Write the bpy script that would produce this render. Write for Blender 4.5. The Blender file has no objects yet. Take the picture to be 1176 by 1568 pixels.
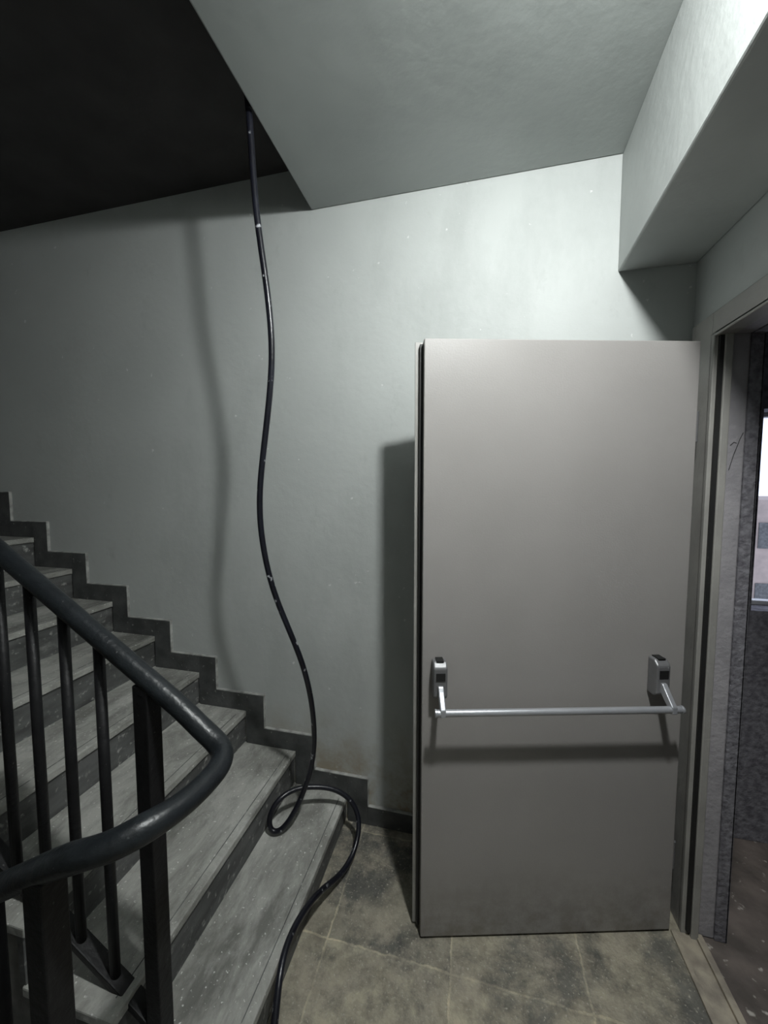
import bpy, bmesh, math
from mathutils import Vector
scene=bpy.context.scene
scene.view_settings.view_transform='Standard'
scene.view_settings.look='None'
scene.view_settings.exposure=0.0

# ------------------------------------------------------------ materials
def mat(name,c1,c2=None,scale=6,rough=.6,bump=0.0,bscale=60,metal=0.0,lo=.35,hi=.65,spec=.5,c3=None,s3=40,t3=(.6,.7),detail=6,stretch=None,stain=None,nrough=.5,smudge=None,dist=0):
    m=bpy.data.materials.new(name); m.use_nodes=True
    nt=m.node_tree; N=nt.nodes; L=nt.links
    b=N['Principled BSDF']; b.inputs['Roughness'].default_value=rough
    b.inputs['Metallic'].default_value=metal
    b.inputs['Specular IOR Level'].default_value=spec
    tc=N.new('ShaderNodeTexCoord')
    c2=c2 or tuple(x*.85 for x in c1)
    vec=tc.outputs['Object']
    if stretch:
        mp=N.new('ShaderNodeMapping'); mp.inputs['Scale'].default_value=stretch; L.new(vec,mp.inputs['Vector']); vec=mp.outputs[0]
    n=N.new('ShaderNodeTexNoise'); n.inputs['Scale'].default_value=scale; n.inputs['Detail'].default_value=detail; n.inputs['Roughness'].default_value=nrough; n.inputs['Distortion'].default_value=dist
    L.new(vec,n.inputs['Vector'])
    r=N.new('ShaderNodeValToRGB'); r.color_ramp.elements[0].position=lo; r.color_ramp.elements[1].position=hi
    r.color_ramp.elements[0].color=(*c2,1); r.color_ramp.elements[1].color=(*c1,1)
    L.new(n.outputs['Fac'],r.inputs['Fac'])
    out=r.outputs['Color']
    if smudge:   # list of (colour, scale, t0, t1, mapping scale, strength)
        for i,(col,ss,t0,t1,ms,st) in enumerate(smudge):
            mp=N.new('ShaderNodeMapping'); mp.inputs['Scale'].default_value=ms; mp.inputs['Location'].default_value=(i*3.7,i*1.9,i*5.1); L.new(tc.outputs['Object'],mp.inputs['Vector'])
            n5=N.new('ShaderNodeTexNoise'); n5.inputs['Scale'].default_value=ss; n5.inputs['Detail'].default_value=9; n5.inputs['Roughness'].default_value=.7
            L.new(mp.outputs[0],n5.inputs['Vector'])
            r5=N.new('ShaderNodeMapRange'); r5.inputs['From Min'].default_value=t0; r5.inputs['From Max'].default_value=t1; r5.inputs['To Max'].default_value=st
            L.new(n5.outputs['Fac'],r5.inputs['Value'])
            mx=N.new('ShaderNodeMix'); mx.data_type='RGBA'
            L.new(r5.outputs[0],mx.inputs[0]); L.new(out,mx.inputs[6]); mx.inputs[7].default_value=(*col,1)
            out=mx.outputs[2]
    if c3:
        n3=N.new('ShaderNodeTexNoise'); n3.inputs['Scale'].default_value=s3; n3.inputs['Detail'].default_value=4
        L.new(tc.outputs['Object'],n3.inputs['Vector'])
        r3=N.new('ShaderNodeValToRGB'); r3.color_ramp.elements[0].position=t3[0]; r3.color_ramp.elements[1].position=t3[1]
        L.new(n3.outputs['Fac'],r3.inputs['Fac'])
        mx=N.new('ShaderNodeMix'); mx.data_type='RGBA'
        L.new(r3.outputs['Color'],mx.inputs[0]); L.new(out,mx.inputs[6]); mx.inputs[7].default_value=(*c3,1)
        out=mx.outputs[2]
    if stain:   # dirt collecting low on the surface: (colour, z_low, z_high, noise scale, strength)
        col,z0,z1,ss,st=stain
        sp=N.new('ShaderNodeSeparateXYZ'); L.new(tc.outputs['Object'],sp.inputs[0])
        mr=N.new('ShaderNodeMapRange'); mr.inputs['From Min'].default_value=z0; mr.inputs['From Max'].default_value=z1
        mr.inputs['To Min'].default_value=1; mr.inputs['To Max'].default_value=0
        L.new(sp.outputs['Z'],mr.inputs['Value'])
        n4=N.new('ShaderNodeTexNoise'); n4.inputs['Scale'].default_value=ss; n4.inputs['Detail'].default_value=8; n4.inputs['Roughness'].default_value=.7
        L.new(tc.outputs['Object'],n4.inputs['Vector'])
        r4=N.new('ShaderNodeValToRGB'); r4.color_ramp.elements[0].position=.38; r4.color_ramp.elements[1].position=.60
        L.new(n4.outputs['Fac'],r4.inputs['Fac'])
        mm=N.new('ShaderNodeMath'); mm.operation='MULTIPLY'; L.new(mr.outputs[0],mm.inputs[0]); L.new(r4.outputs['Color'],mm.inputs[1])
        m2=N.new('ShaderNodeMath'); m2.operation='MULTIPLY'; L.new(mm.outputs[0],m2.inputs[0]); m2.inputs[1].default_value=st
        mx=N.new('ShaderNodeMix'); mx.data_type='RGBA'
        L.new(m2.outputs[0],mx.inputs[0]); L.new(out,mx.inputs[6]); mx.inputs[7].default_value=(*col,1)
        out=mx.outputs[2]
    L.new(out,b.inputs['Base Color'])
    if bump>0:
        nb=N.new('ShaderNodeTexNoise'); nb.inputs['Scale'].default_value=bscale; nb.inputs['Detail'].default_value=5
        L.new(tc.outputs['Object'],nb.inputs['Vector'])
        bp=N.new('ShaderNodeBump'); bp.inputs['Strength'].default_value=bump; bp.inputs['Distance'].default_value=.01
        L.new(nb.outputs['Fac'],bp.inputs['Height']); L.new(bp.outputs['Normal'],b.inputs['Normal'])
    return m

M_wall=mat('wall_paint',(.470,.492,.480),(.432,.453,.442),2.2,.6,.14,30,stain=((.26,.20,.11),.10,.55,6,1.0),c3=(.62,.63,.62),s3=26,t3=(.72,.75),
    smudge=[((.30,.315,.305),1.5,.52,.75,(1,1,.45),.55),((.34,.35,.34),7,.60,.78,(1,1,.6),.6)])
M_ceil=mat('ceiling_paint',(.40,.425,.413),(.33,.352,.342),2.2,.6,.14,20,detail=3)
M_shade=mat('shaded_soffit',(.066,.063,.063),(.052,.050,.050),5,.95,.1,60,spec=.2)  # stairwell shade is put into this near-black base colour
M_beam=mat('beam_paint',(.49,.513,.50),(.43,.452,.442),4,.6,.15,30)
M_tread=mat('tread_stone',(.43,.43,.40),(.24,.24,.22),6,.6,.25,70,c3=(.68,.68,.65),s3=95,t3=(.65,.71),stretch=(1.3,.6,1),detail=10,nrough=.72,lo=.38,hi=.60,dist=.6,
    smudge=[((.09,.09,.08),3.4,.50,.64,(1.2,.45,1),.75),((.62,.62,.59),5,.55,.68,(1,.6,1),.65)])
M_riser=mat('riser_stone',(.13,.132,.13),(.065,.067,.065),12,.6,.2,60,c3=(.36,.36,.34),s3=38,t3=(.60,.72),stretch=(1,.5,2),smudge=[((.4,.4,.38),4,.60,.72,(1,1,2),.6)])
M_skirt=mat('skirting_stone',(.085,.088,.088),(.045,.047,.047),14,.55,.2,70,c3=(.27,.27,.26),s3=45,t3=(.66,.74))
M_dust=mat('dust_edge',(.48,.48,.46),(.22,.22,.21),22,.9)
M_conc=mat('rough_concrete',(.2,.195,.18),(.12,.115,.105),8,.9,.5,40)
M_door=mat('door_enamel',(.308,.294,.284),(.288,.275,.265),3,.40,.05,180,spec=.42,stain=((.13,.115,.095),.01,.28,16,.6),smudge=[((.25,.24,.225),2.2,.56,.76,(1,1,1),.4)],c3=(.40,.39,.38),s3=45,t3=(.75,.79))
M_frame=mat('frame_enamel',(.32,.312,.292),(.26,.253,.238),7,.42,.08,80,smudge=[((.18,.17,.15),6,.58,.75,(1,1,.4),.5)])
M_seal=mat('rubber_seal',(.012,.012,.012),(.008,.008,.008),5,.6)
M_coollit=mat('cool_lit_plaster',(.34,.325,.34),(.26,.25,.265),8,.85,.3,60)  # jamb plaster, with the mauve cast of cool light painted into its colour
M_rough=mat('sprayed_plaster',(.21,.205,.225),(.11,.105,.12),45,.95,.55,70)
M_rail=mat('black_gloss_paint',(.014,.017,.020),(.008,.010,.012),20,.38,.25,45,spec=.45,c3=(.10,.10,.10),s3=120,t3=(.70,.76))
M_post=mat('black_paint',(.010,.010,.011),(.006,.006,.007),20,.5,.2,60,spec=.3,c3=(.07,.07,.07),s3=90,t3=(.69,.75))
M_hose=mat('rubber_hose',(.010,.011,.018),(.006,.006,.010),12,.32,.1,60,spec=.55,c3=(.34,.35,.37),s3=30,t3=(.64,.69))
M_steel=mat('satin_bar',(.50,.51,.54),(.44,.45,.48),15,.34,.05,120,metal=.55)
M_hous=mat('housing_plastic',(.20,.20,.205),(.17,.17,.175),10,.4,.05,90,metal=.3)
M_thr=mat('threshold_metal',(.42,.37,.29),(.25,.22,.18),18,.6,.3,80)
M_corr=mat('corridor_floor',(.17,.14,.125),(.08,.068,.06),8,.85,.4,30,c3=(.45,.42,.38),s3=30,t3=(.64,.72))
M_bldg=mat('building_facade',(.30,.245,.22),(.24,.20,.18),4,.8)
M_pvc=mat('white_pvc',(.6,.6,.6))

def floor_mat():
    m=bpy.data.materials.new('stone_tiles'); m.use_nodes=True
    nt=m.node_tree;N=nt.nodes;L=nt.links;b=N['Principled BSDF']
    tc=N.new('ShaderNodeTexCoord')
    wn=N.new('ShaderNodeTexNoise'); wn.inputs['Scale'].default_value=30; wn.inputs['Detail'].default_value=5
    L.new(tc.outputs['Object'],wn.inputs['Vector'])
    vm=N.new('ShaderNodeVectorMath'); vm.operation='MULTIPLY_ADD'; vm.inputs[1].default_value=(.016,.016,0)
    L.new(wn.outputs['Color'],vm.inputs[0]); L.new(tc.outputs['Object'],vm.inputs[2])
    mp=N.new('ShaderNodeMapping'); mp.inputs['Location'].default_value=(.043+.43*4,-1.168+.43*4,0)
    L.new(vm.outputs[0],mp.inputs['Vector'])
    br=N.new('ShaderNodeTexBrick'); br.offset=0; br.inputs['Scale'].default_value=1
    br.inputs['Brick Width'].default_value=.43; br.inputs['Row Height'].default_value=.43
    br.inputs['Mortar Size'].default_value=.0045; br.inputs['Mortar Smooth'].default_value=.6
    br.inputs['Color1'].default_value=(.40,.375,.31,1); br.inputs['Color2'].default_value=(.21,.205,.185,1)
    br.inputs['Mortar'].default_value=(.50,.46,.37,1)
    L.new(mp.outputs[0],br.inputs['Vector'])
    def blotch(scale,lo,hi,c0,c1,prev,dist=0,blend='MULTIPLY'):
        n=N.new('ShaderNodeTexNoise'); n.inputs['Scale'].default_value=scale; n.inputs['Detail'].default_value=10; n.inputs['Roughness'].default_value=.72; n.inputs['Distortion'].default_value=dist
        L.new(tc.outputs['Object'],n.inputs['Vector'])
        r=N.new('ShaderNodeValToRGB'); r.color_ramp.elements[0].position=lo; r.color_ramp.elements[1].position=hi
        r.color_ramp.elements[0].color=(*c0,1); r.color_ramp.elements[1].color=(*c1,1)
        L.new(n.outputs['Fac'],r.inputs['Fac'])
        mx=N.new('ShaderNodeMix'); mx.data_type='RGBA'; mx.blend_type=blend; mx.inputs[0].default_value=1
        L.new(prev,mx.inputs[6]); L.new(r.outputs['Color'],mx.inputs[7]); return mx.outputs[2]
    o=blotch(3.0,.43,.55,(.48,.49,.51),(1.10,1.06,.98),br.outputs['Color'],.3)
    o=blotch(15,.35,.62,(.60,.60,.60),(1.16,1.16,1.13),o)
    ns=N.new('ShaderNodeTexNoise'); ns.inputs['Scale'].default_value=5; ns.inputs['Detail'].default_value=11; ns.inputs['Roughness'].default_value=.78
    mp2=N.new('ShaderNodeMapping'); mp2.inputs['Location'].default_value=(7,3,1); L.new(tc.outputs['Object'],mp2.inputs['Vector']); L.new(mp2.outputs[0],ns.inputs['Vector'])
    rs=N.new('ShaderNodeMapRange'); rs.inputs['From Min'].default_value=.49; rs.inputs['From Max'].default_value=.62; rs.inputs['To Max'].default_value=.8
    L.new(ns.outputs['Fac'],rs.inputs['Value'])
    mxs=N.new('ShaderNodeMix'); mxs.data_type='RGBA'; L.new(rs.outputs[0],mxs.inputs[0]); L.new(o,mxs.inputs[6]); mxs.inputs[7].default_value=(.40,.36,.285,1); o=mxs.outputs[2]
    n2=N.new('ShaderNodeTexNoise'); n2.inputs['Scale'].default_value=110; n2.inputs['Detail'].default_value=4
    L.new(tc.outputs['Object'],n2.inputs['Vector'])
    r2=N.new('ShaderNodeValToRGB'); r2.color_ramp.elements[0].position=.60; r2.color_ramp.elements[1].position=.72
    L.new(n2.outputs['Fac'],r2.inputs['Fac'])
    mx2=N.new('ShaderNodeMix'); mx2.data_type='RGBA'; L.new(r2.outputs['Color'],mx2.inputs[0]); L.new(o,mx2.inputs[6]); mx2.inputs[7].default_value=(.46,.43,.36,1)
    L.new(mx2.outputs[2],b.inputs['Base Color']); b.inputs['Roughness'].default_value=.55
    bp=N.new('ShaderNodeBump'); bp.inputs['Strength'].default_value=.3; bp.inputs['Distance'].default_value=.01
    L.new(n2.outputs['Fac'],bp.inputs['Height']); L.new(bp.outputs['Normal'],b.inputs['Normal'])
    return m
M_floor=floor_mat()

# ------------------------------------------------------------ helpers
def finish(name,bm,mats,parent=None,bevel=0,smooth=False):
    me=bpy.data.meshes.new(name); bmesh.ops.recalc_face_normals(bm,faces=bm.faces); bm.to_mesh(me); bm.free()
    for m in (mats if isinstance(mats,list) else [mats]): me.materials.append(m)
    ob=bpy.data.objects.new(name,me); scene.collection.objects.link(ob)
    if parent: ob.parent=parent
    if smooth:
        for p in me.polygons: p.use_smooth=True
    if bevel:
        md=ob.modifiers.new('bevel','BEVEL'); md.width=bevel; md.segments=2; md.limit_method='ANGLE'
    return ob
def addbox(bm,b,mi=0):
    x0,x1,y0,y1,z0,z1=b
    v=[bm.verts.new(p) for p in [(x0,y0,z0),(x1,y0,z0),(x1,y1,z0),(x0,y1,z0),(x0,y0,z1),(x1,y0,z1),(x1,y1,z1),(x0,y1,z1)]]
    for f in [(0,3,2,1),(4,5,6,7),(0,1,5,4),(1,2,6,5),(2,3,7,6),(3,0,4,7)]:
        bm.faces.new([v[i] for i in f]).material_index=mi
def boxes(name,bl,mats,parent=None,bevel=0):
    bm=bmesh.new()
    for b in bl:
        addbox(bm,b[:6],b[6] if len(b)>6 else 0)
    return finish(name,bm,mats,parent,bevel)
def addprism(bm,pts,a0,a1,axis='y',mi=0):
    def P(p,a):
        return (p[0],a,p[1]) if axis=='y' else ((a,p[0],p[1]) if axis=='x' else (p[0],p[1],a))
    A=[bm.verts.new(P(p,a0)) for p in pts]; B=[bm.verts.new(P(p,a1)) for p in pts]
    n=len(pts)
    bm.faces.new(A).material_index=mi; bm.faces.new(B[::-1]).material_index=mi
    for i in range(n): bm.faces.new([A[i],B[i],B[(i+1)%n],A[(i+1)%n]]).material_index=mi
def prism(name,pts,a0,a1,m,parent=None,axis='y',bevel=0):
    bm=bmesh.new(); addprism(bm,pts,a0,a1,axis); return finish(name,bm,m,parent,bevel)
def addcyl(bm,p0,p1,r,seg=16,r2=None,mi=0):
    p0=Vector(p0);p1=Vector(p1);d=(p1-p0);q=d.to_track_quat('Z','Y')
    res=bmesh.ops.create_cone(bm,cap_ends=True,segments=seg,radius1=r,radius2=r if r2 is None else r2,depth=d.length)
    vs=res['verts']
    for v in vs: v.co=q@v.co+(p0+p1)/2
    for f in {f for v in vs for f in v.link_faces}: f.material_index=mi
def tube(name,pts,r,m,parent=None,radii=None,res=6):
    cu=bpy.data.curves.new(name,'CURVE'); cu.dimensions='3D'; cu.bevel_depth=r; cu.bevel_resolution=res; cu.use_fill_caps=True
    sp=cu.splines.new('NURBS'); sp.points.add(len(pts)-1)
    for i,p in enumerate(pts):
        sp.points[i].co=(*p,1)
        if radii: sp.points[i].radius=radii[i]
    sp.use_endpoint_u=True; sp.order_u=4; sp.resolution_u=8
    cu.materials.append(m)
    tmp=bpy.data.objects.new(name+'_c',cu); scene.collection.objects.link(tmp)
    dg=bpy.context.evaluated_depsgraph_get(); me=bpy.data.meshes.new_from_object(tmp.evaluated_get(dg))
    bpy.data.objects.remove(tmp); me.name=name
    ob=bpy.data.objects.new(name,me); scene.collection.objects.link(ob)
    for p in me.polygons: p.use_smooth=True
    if parent: ob.parent=parent
    return ob
def empty(name,loc=(0,0,0),rz=0):
    e=bpy.data.objects.new(name,None); e.location=loc; e.rotation_euler[2]=rz; e.empty_display_size=.1; scene.collection.objects.link(e); return e

# ------------------------------------------------------------ room shell
D=1.64; HC=2.825; HU=3.01; XR=.772; XE=-.72; YF=-1.3; XL=-3.9; ZB=-1.75; XO=.885
boxes('wall_back',[(XL-.12,XO,D,D+.14,ZB,HU+.1)],M_wall)
boxes('wall_front',[(XL-.12,XO,YF-.12,YF,ZB,HU+.1)],M_wall)
boxes('wall_left',[(XL-.12,XL,YF,D,ZB,HU+.1)],M_wall)
boxes('wall_right',[(XR,XO,1.487,D,-.15,HU),(XR,XO,.56,1.487,2.10,HU),(XR,XO,YF,.56,-.15,HU)],M_wall)
boxes('ceiling',[(XE,XR,YF,D,HC,HC+.25)],M_ceil,bevel=.006)
boxes('ceiling_stairwell',[(XL,XE,YF,D,HU,HU+.1)],M_shade)
prism('ceiling_beam',[(.515,D),(XR,D),(XR,YF),(.375,YF)],2.405,HC,M_beam,None,'z',bevel=.006)
boxes('floor',[(-.62,XR,YF,D,-.16,0)],M_floor)
boxes('floor_lower_landing',[(XL,-.62,YF,D,ZB,ZB+.1)],M_conc)

# ------------------------------------------------------------ up flight
R=.168; G=.269; DS=D-.003
def X(k): return -.565-G*(k-1)
def Z(k): return .135+R*(k-1)
NS=10; Y0=.655; XS=XL+.003
up=empty('stair_flight')
pts=[(X(1)-.02,0.001)]
for k in range(1,NS+1):
    pts.append((X(k)-.02,Z(k)-.028))
    nx=X(k+1)-.02 if k<NS else XS
    pts.append((nx,Z(k)-.028))
pts+= [(XS,Z(NS)-.22),(X(NS)-.1,Z(NS)-.25),(X(2)-.08,.001)]
prism('flight_body',pts,Y0+.01,DS,M_conc,up)
bt=bmesh.new(); brs=bmesh.new(); bg=bmesh.new()
for k in range(1,NS+1):
    x1=X(k); x0=(X(k+1)-.02 if k<NS else XS)
    addbox(bt,(x0,x1,Y0,DS,Z(k)-.028,Z(k)))
    zl=(Z(k-1) if k>1 else 0)
    addbox(brs,(x1-.032,x1-.012,Y0+.005,DS,zl+.001,Z(k)-.029))
    addbox(bg,(x1-.033,x1-.030,Y0+.04,D-.05,Z(k)-.001,Z(k)+.0006))
finish('treads',bt,M_tread,up,bevel=.004)
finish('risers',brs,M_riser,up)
finish('nosing_grooves',bg,M_riser,up)

# down flight
dn=empty('stair_flight')
YD=.52; YS=YF+.003
bt=bmesh.new(); brs=bmesh.new()
ND=9
pts=[(-.622,-.16)]
for k in range(1,ND+1):
    xk=-.622-G*(k-1)
    pts.append((xk,-R*k-.028)); pts.append((xk-G,-R*k-.028))
    addbox(bt,(xk-G,xk,YS,YD,-R*k-.028,-R*k))
    addbox(brs,(xk-.012,xk+.001,YS,YD-.005,-R*k+.001,-R*(k-1)-.03))
pts+= [(-.62-G*ND,-R*ND-.10),(-.64,-.45)]
prism('flight_body',pts,YS,YD-.01,M_conc,dn)
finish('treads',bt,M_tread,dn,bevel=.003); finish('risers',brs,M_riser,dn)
boxes('landing_nosing',[(-.645,-.58,YS,YD+.12,.0005,.003)],M_tread,dn)

# stepped skirting on back wall
H=.09; W=.10; T=.014
skb=bmesh.new(); dst=bmesh.new()
for k in range(1,NS+1):
    x1=X(k)+W; x0=(X(k+1)+W if k<NS else XL)
    zb_=Z(k-1) if k>1 else 0
    addbox(skb,(X(k)+.001,x1,D-T,D,zb_+.001,Z(k)+H))
    addbox(skb,(x0,X(k),D-T,D,Z(k)+.001,Z(k)+H))
    addbox(dst,(x0,x1+.001,D-T-.001,D,Z(k)+H,Z(k)+H+.004))
    addbox(dst,(x1,x1+.003,D-T-.001,D,zb_+H,Z(k)+H))
addbox(skb,(X(1)+W+.001,XR,D-T,D,.001,H))
addbox(dst,(X(1)+W,XR,D-T-.001,D,H,H+.003))
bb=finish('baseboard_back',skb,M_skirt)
finish('dust_line',dst,M_dust,bb)

# ------------------------------------------------------------ railing
rl=empty('stair_railing')
YR=.72; YN=.46; S=.64
def zr(x): return 1.045+S*(-.60-x)
rp=[(x,YR,zr(x)) for x in (-3.1,-2.6,-2.1,-1.7,-1.4,-1.2,-1.0,-.85,-.72,-.65)]
rp+=[(-.605,YR,1.040),(-.565,.719,1.016),(-.535,.705,1.002),(-.524,.67,.996),(-.524,.63,.995),(-.527,.585,.997),(-.536,.545,1.0),(-.553,.508,1.003),
     (-.580,.475,.998),(-.625,.462,.985),(-.66,YN,.970),(-.72,YN,.937),(-.83,YN,.872),(-1.0,YN,.772),(-1.3,YN,.594),(-1.7,YN,.356),(-2.2,YN,.06),(-2.7,YN,-.24)]
rad=[1]*10+[1.0,1.0,1.06,1.0,1.0,1.0,1.0,1.12,1.02,1.0,1.08,1.0,1,1,1,1,1,1]
tube('handrail',rp,.0230,M_rail,rl,rad)
bm=bmesh.new()
addbox(bm,(-.777,-.735,YR-.021,YR+.021,Z(1)+.001,zr(-.756)-.012))
addbox(bm,(-.80,-.712,YR-.045,YR+.045,Z(1)+.001,Z(1)+.007))
addbox(bm,(-.737,-.693,YN-.022,YN+.022,-R+.001,.935))
addbox(bm,(-.755,-.665,YN-.045,YN+.045,-R+.001,-R+.007))
addbox(bm,(-2.07,-2.03,YR-.02,YR+.02,Z(6)+.001,zr(-2.05)-.01))
finish('posts',bm,M_post,rl,bevel=.004)
def zb(x): return .325+S*(-.906-x)
bm=bmesh.new()
x=-.894
while x>-3.0:
    if abs(x+2.05)>.05: addcyl(bm,(x,YR,zb(x)),(x,YR,zr(x)-.01),.0125,14)
    x-=.108
x=-.84
while x>-2.6:
    addcyl(bm,(x,YN,.937+.59*(x+.72)-.80),(x,YN,.937+.59*(x+.72)-.01),.0125,14)
    x-=.108
finish('balusters',bm,M_post,rl,smooth=True)
bm=bmesh.new()
def slab(xa,xb,f,y,h=.012,w=.02):
    addprism(bm,[(xa,f(xa)-h),(xb,f(xb)-h),(xb,f(xb)+h),(xa,f(xa)+h)],y-w,y+w)
slab(-.755,-3.0,zb,YR); slab(-.71,-2.6,lambda x:.937+.59*(x+.72)-.80,YN)
finish('bottom_rail',bm,M_post,rl,bevel=.003)

# ------------------------------------------------------------ hose
hp=[(-.75,1.18,3.005),(-.742,1.19,2.88),(-.738,1.195,2.76),(-.736,1.2,2.65),(-.724,1.2,2.485),(-.703,1.21,2.321),(-.688,1.22,2.133),(-.697,1.23,1.984),
(-.741,1.24,1.74),(-.774,1.25,1.555),(-.769,1.26,1.387),(-.743,1.28,1.212),(-.689,1.3,1.06),(-.639,1.33,.899),(-.622,1.37,.721),
(-.634,1.42,.494),(-.672,1.42,.344),(-.71,1.39,.235),(-.765,1.35,.150),(-.815,1.34,.158),(-.822,1.36,.225),(-.79,1.40,.268),(-.742,1.46,.268),(-.66,1.50,.258),(-.580,1.53,.235),
(-.50,1.54,.180),(-.462,1.51,.10),(-.475,1.42,.032),(-.505,1.32,.045),(-.535,1.22,.10),(-.550,1.09,.152),(-.555,.99,.160),(-.540,.92,.135),(-.52,.86,.07),(-.50,.76,.016),(-.46,.60,.0135),(-.42,.40,.0135),(-.40,.1,.0135)]
tube('black_rubber_hose',hp,.0108,M_hose)

# ------------------------------------------------------------ door leaf
ang=math.atan2(.23,.87)
door=empty('door_1',(-.16,1.23,0),ang)
LW=.90; DH=2.072
boxes('leaf',[(0,LW,0,.046,.010,DH)],M_door,door,bevel=.003)
boxes('leaf_flange',[(-.024,LW-.01,.0465,.052,.012,DH+.004)],M_frame,door,bevel=.001)
boxes('edge_seal',[(-.010,-.0005,.030,.046,.02,DH-.008)],M_seal,door)
bm=bmesh.new()
for z in (.28,1.80):
    addcyl(bm,(LW+.012,.020,z-.05),(LW+.012,.020,z+.05),.008,14)
finish('hinges',bm,M_hous,door)
boxes('hinge_seal',[(LW+.0005,LW+.006,.02,.044,.02,DH-.01)],M_seal,door)

# panic bar
pb=empty('panic_push_bar',(-.16,1.23,0),ang)
ZP=.965; SS=(.055,.795)
bm=bmesh.new()
for s in SS:
    addprism(bm,[(-.001,ZP-.062),(-.001,ZP+.062),(-.030,ZP+.062),(-.046,ZP+.045),(-.046,ZP-.050),(-.034,ZP-.062)],s-.023,s+.023,'x')
finish('housings',bm,M_hous,pb,bevel=.005)
bm=bmesh.new()
for s in SS:
    addprism(bm,[(-.0465,ZP+.03),(-.0485,ZP+.03),(-.0485,ZP+.005),(-.0465,ZP+.005)],s-.015,s+.015,'x')
    addbox(bm,(s-.012,s+.012,-.036,-.004,ZP+.0625,ZP+.066))
finish('housing_labels',bm,M_seal,pb)
bm=bmesh.new()
for s in SS:
    addprism(bm,[(-.030,ZP-.012),(-.052,ZP-.012),(-.062,ZP-.025),(-.098,ZP-.066),(-.100,ZP-.088),(-.086,ZP-.092),(-.076,ZP-.075),(-.045,ZP-.045),(-.030,ZP-.04)],s-.009,s+.009,'x')
finish('lever_arms',bm,M_steel,pb,bevel=.003)
bm=bmesh.new()
addcyl(bm,(.036,-.088,ZP-.078),(.822,-.088,ZP-.078),.0110,24)
addcyl(bm,(.030,-.088,ZP-.078),(.0365,-.088,ZP-.078),.0125,24)
addcyl(bm,(.822,-.088,ZP-.078),(.829,-.088,ZP-.078),.0125,24)
finish('push_tube',bm,M_steel,pb,bevel=.001)

# ------------------------------------------------------------ door frame
fr=empty('door_frame')
boxes('jamb_hinge',[(.748,XR,1.478,1.60,0,2.165),(.748,.80,1.466,1.486,0,2.10)],M_frame,fr,bevel=.003)
boxes('jamb_stop',[(.772,.795,1.450,1.466,0,2.10)],M_frame,fr,bevel=.003)
boxes('jamb_seal',[(.760,.7715,1.455,1.466,.02,2.09)],M_seal,fr)
boxes('head',[(.748,XR,.45,1.478,2.09,2.165),(.748,.80,.56,1.466,2.085,2.10)],M_frame,fr,bevel=.003)
boxes('jamb_latch',[(.748,XR,.45,.565,0,2.09),(.748,.80,.56,.576,0,2.085)],M_frame,fr,bevel=.003)
boxes('door_threshold',[(.715,.733,.576,1.466,.0,.010),(.733,.79,.576,1.466,.0,.005),(.79,.812,.576,1.466,0,.014)],M_thr,bevel=.002)
t1=boxes('trim_1',[(.80,.852,1.472,1.487,0,2.10),(.80,.852,.56,1.472,2.088,2.10)],M_coollit,bevel=.004)
bm=bmesh.new()
sc=[(.812,1.655),(.822,1.70),(.838,1.755),(.846,1.775)]
for a,b_ in zip(sc[:-1],sc[1:]): addcyl(bm,(a[0],1.4715,a[1]),(b_[0],1.4715,b_[1]),.0009,6)
sc=[(.812,1.735),(.822,1.745),(.830,1.742)]
for a,b_ in zip(sc[:-1],sc[1:]): addcyl(bm,(a[0],1.4715,a[1]),(b_[0],1.4715,b_[1]),.0009,6)
finish('scribble',bm,M_seal,t1)
boxes('trim_2',[(.852,.888,1.468,1.487,0,2.10),(XO,XO+.004,1.468,1.95,0,2.6),(.852,.888,.56,1.468,2.085,2.10)],M_rough)

# ------------------------------------------------------------ corridor beyond the doorway
boxes('floor_corridor',[(XR,2.6,-1.4,2.1,-.16,-.002)],M_corr)
boxes('ceiling_corridor',[(XO+.004,2.6,-1.4,2.1,2.6,2.7)],M_wall)
WX0=1.19; WT=1.93
boxes('wall_corridor',[(XO+.004,WX0,1.95,2.1,0,2.6),(WX0,2.2,1.95,2.1,0,1.06),(WX0,2.2,1.95,2.1,WT,2.6),(2.2,2.6,1.95,2.1,0,2.6)],M_rough)
boxes('wall_corridor_side',[(2.5,2.6,-1.4,1.95,0,2.6),(XO,2.5,-1.5,-1.4,0,2.6)],M_rough)
boxes('window_1',[(WX0,WX0+.02,2.05,2.09,1.06,WT),(WX0+.02,2.2,2.05,2.09,1.06,1.08),(WX0+.02,2.2,2.05,2.09,WT-.02,WT),(1.7,1.74,2.05,2.09,1.08,WT-.02),(2.16,2.2,2.05,2.09,1.08,WT-.02)],M_pvc,bevel=.003)
bl=[(5,14,14,20,-10,1.2,0)]
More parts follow.
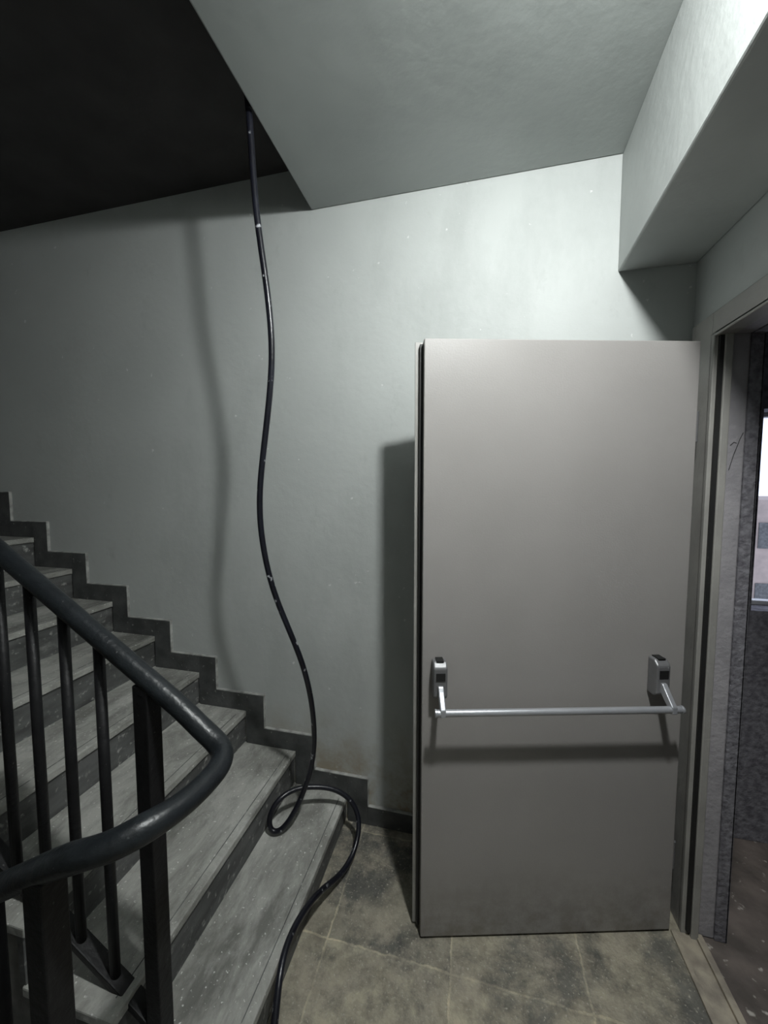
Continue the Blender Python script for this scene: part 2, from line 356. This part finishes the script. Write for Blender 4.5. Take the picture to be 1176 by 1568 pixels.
for i in range(8):
    for j in range(4):
        bl.append((5.3+i*1.1,5.7+i*1.1,13.97,14,-6+j*1.9,-5.2+j*1.9,1))
boxes('distant_apartment_building',bl,[M_bldg,M_skirt])

# ------------------------------------------------------------ ceiling lamp
lp=empty('ceiling_lamp')
lx,ly=.29,.43
bm=bmesh.new(); addcyl(bm,(lx,ly,HC-.018),(lx,ly,HC),.13,40); finish('lamp_base',bm,M_frame,lp,bevel=.003)
mg=bpy.data.materials.new('lamp_glass'); mg.use_nodes=True
b=mg.node_tree.nodes['Principled BSDF']; b.inputs['Base Color'].default_value=(.9,.9,.9,1)
b.inputs['Emission Color'].default_value=(.97,1,.99,1); b.inputs['Emission Strength'].default_value=3
bm=bmesh.new(); bmesh.ops.create_uvsphere(bm,u_segments=32,v_segments=12,radius=.11)
for v in bm.verts: v.co=Vector((v.co.x+lx,v.co.y+ly,HC-.018+min(0,v.co.z)*.25))
finish('lamp_glass',bm,mg,lp,smooth=True)
def lamp(name,kind,e,size):
    ld=bpy.data.lights.new(name,kind); ld.energy=e; ld.color=(.97,1,.988); ld.shadow_soft_size=size
    lo=bpy.data.objects.new(name,ld); lo.location=(lx,ly,2.755); scene.collection.objects.link(lo); lo.parent=lp; return lo
lamp('lamp_light','POINT',54,.055)
sp=lamp('lamp_boost_spot','SPOT',64,.055); sp.data.spot_size=math.radians(168); sp.data.spot_blend=1.0  # extra spot added at the lamp to brighten the back wall
sp.rotation_euler=(Vector((.15,1.64,1.25))-sp.location).to_track_quat('-Z','Y').to_euler()

# world: daylight outside
w=bpy.data.worlds.new('World'); scene.world=w; w.use_nodes=True
bgn=w.node_tree.nodes['Background']; bgn.inputs['Color'].default_value=(.72,.80,1,1); bgn.inputs['Strength'].default_value=1.8

# ------------------------------------------------------------ camera
cd=bpy.data.cameras.new('camera'); cam=bpy.data.objects.new('camera',cd); scene.collection.objects.link(cam)
cd.sensor_fit='HORIZONTAL'; cd.sensor_width=36; cd.lens=36*590/1200; cd.clip_start=.02
cam.location=(0,0,1.6); cam.rotation_euler=(math.radians(90-3.8),0,math.radians(13.35))
scene.camera=cam
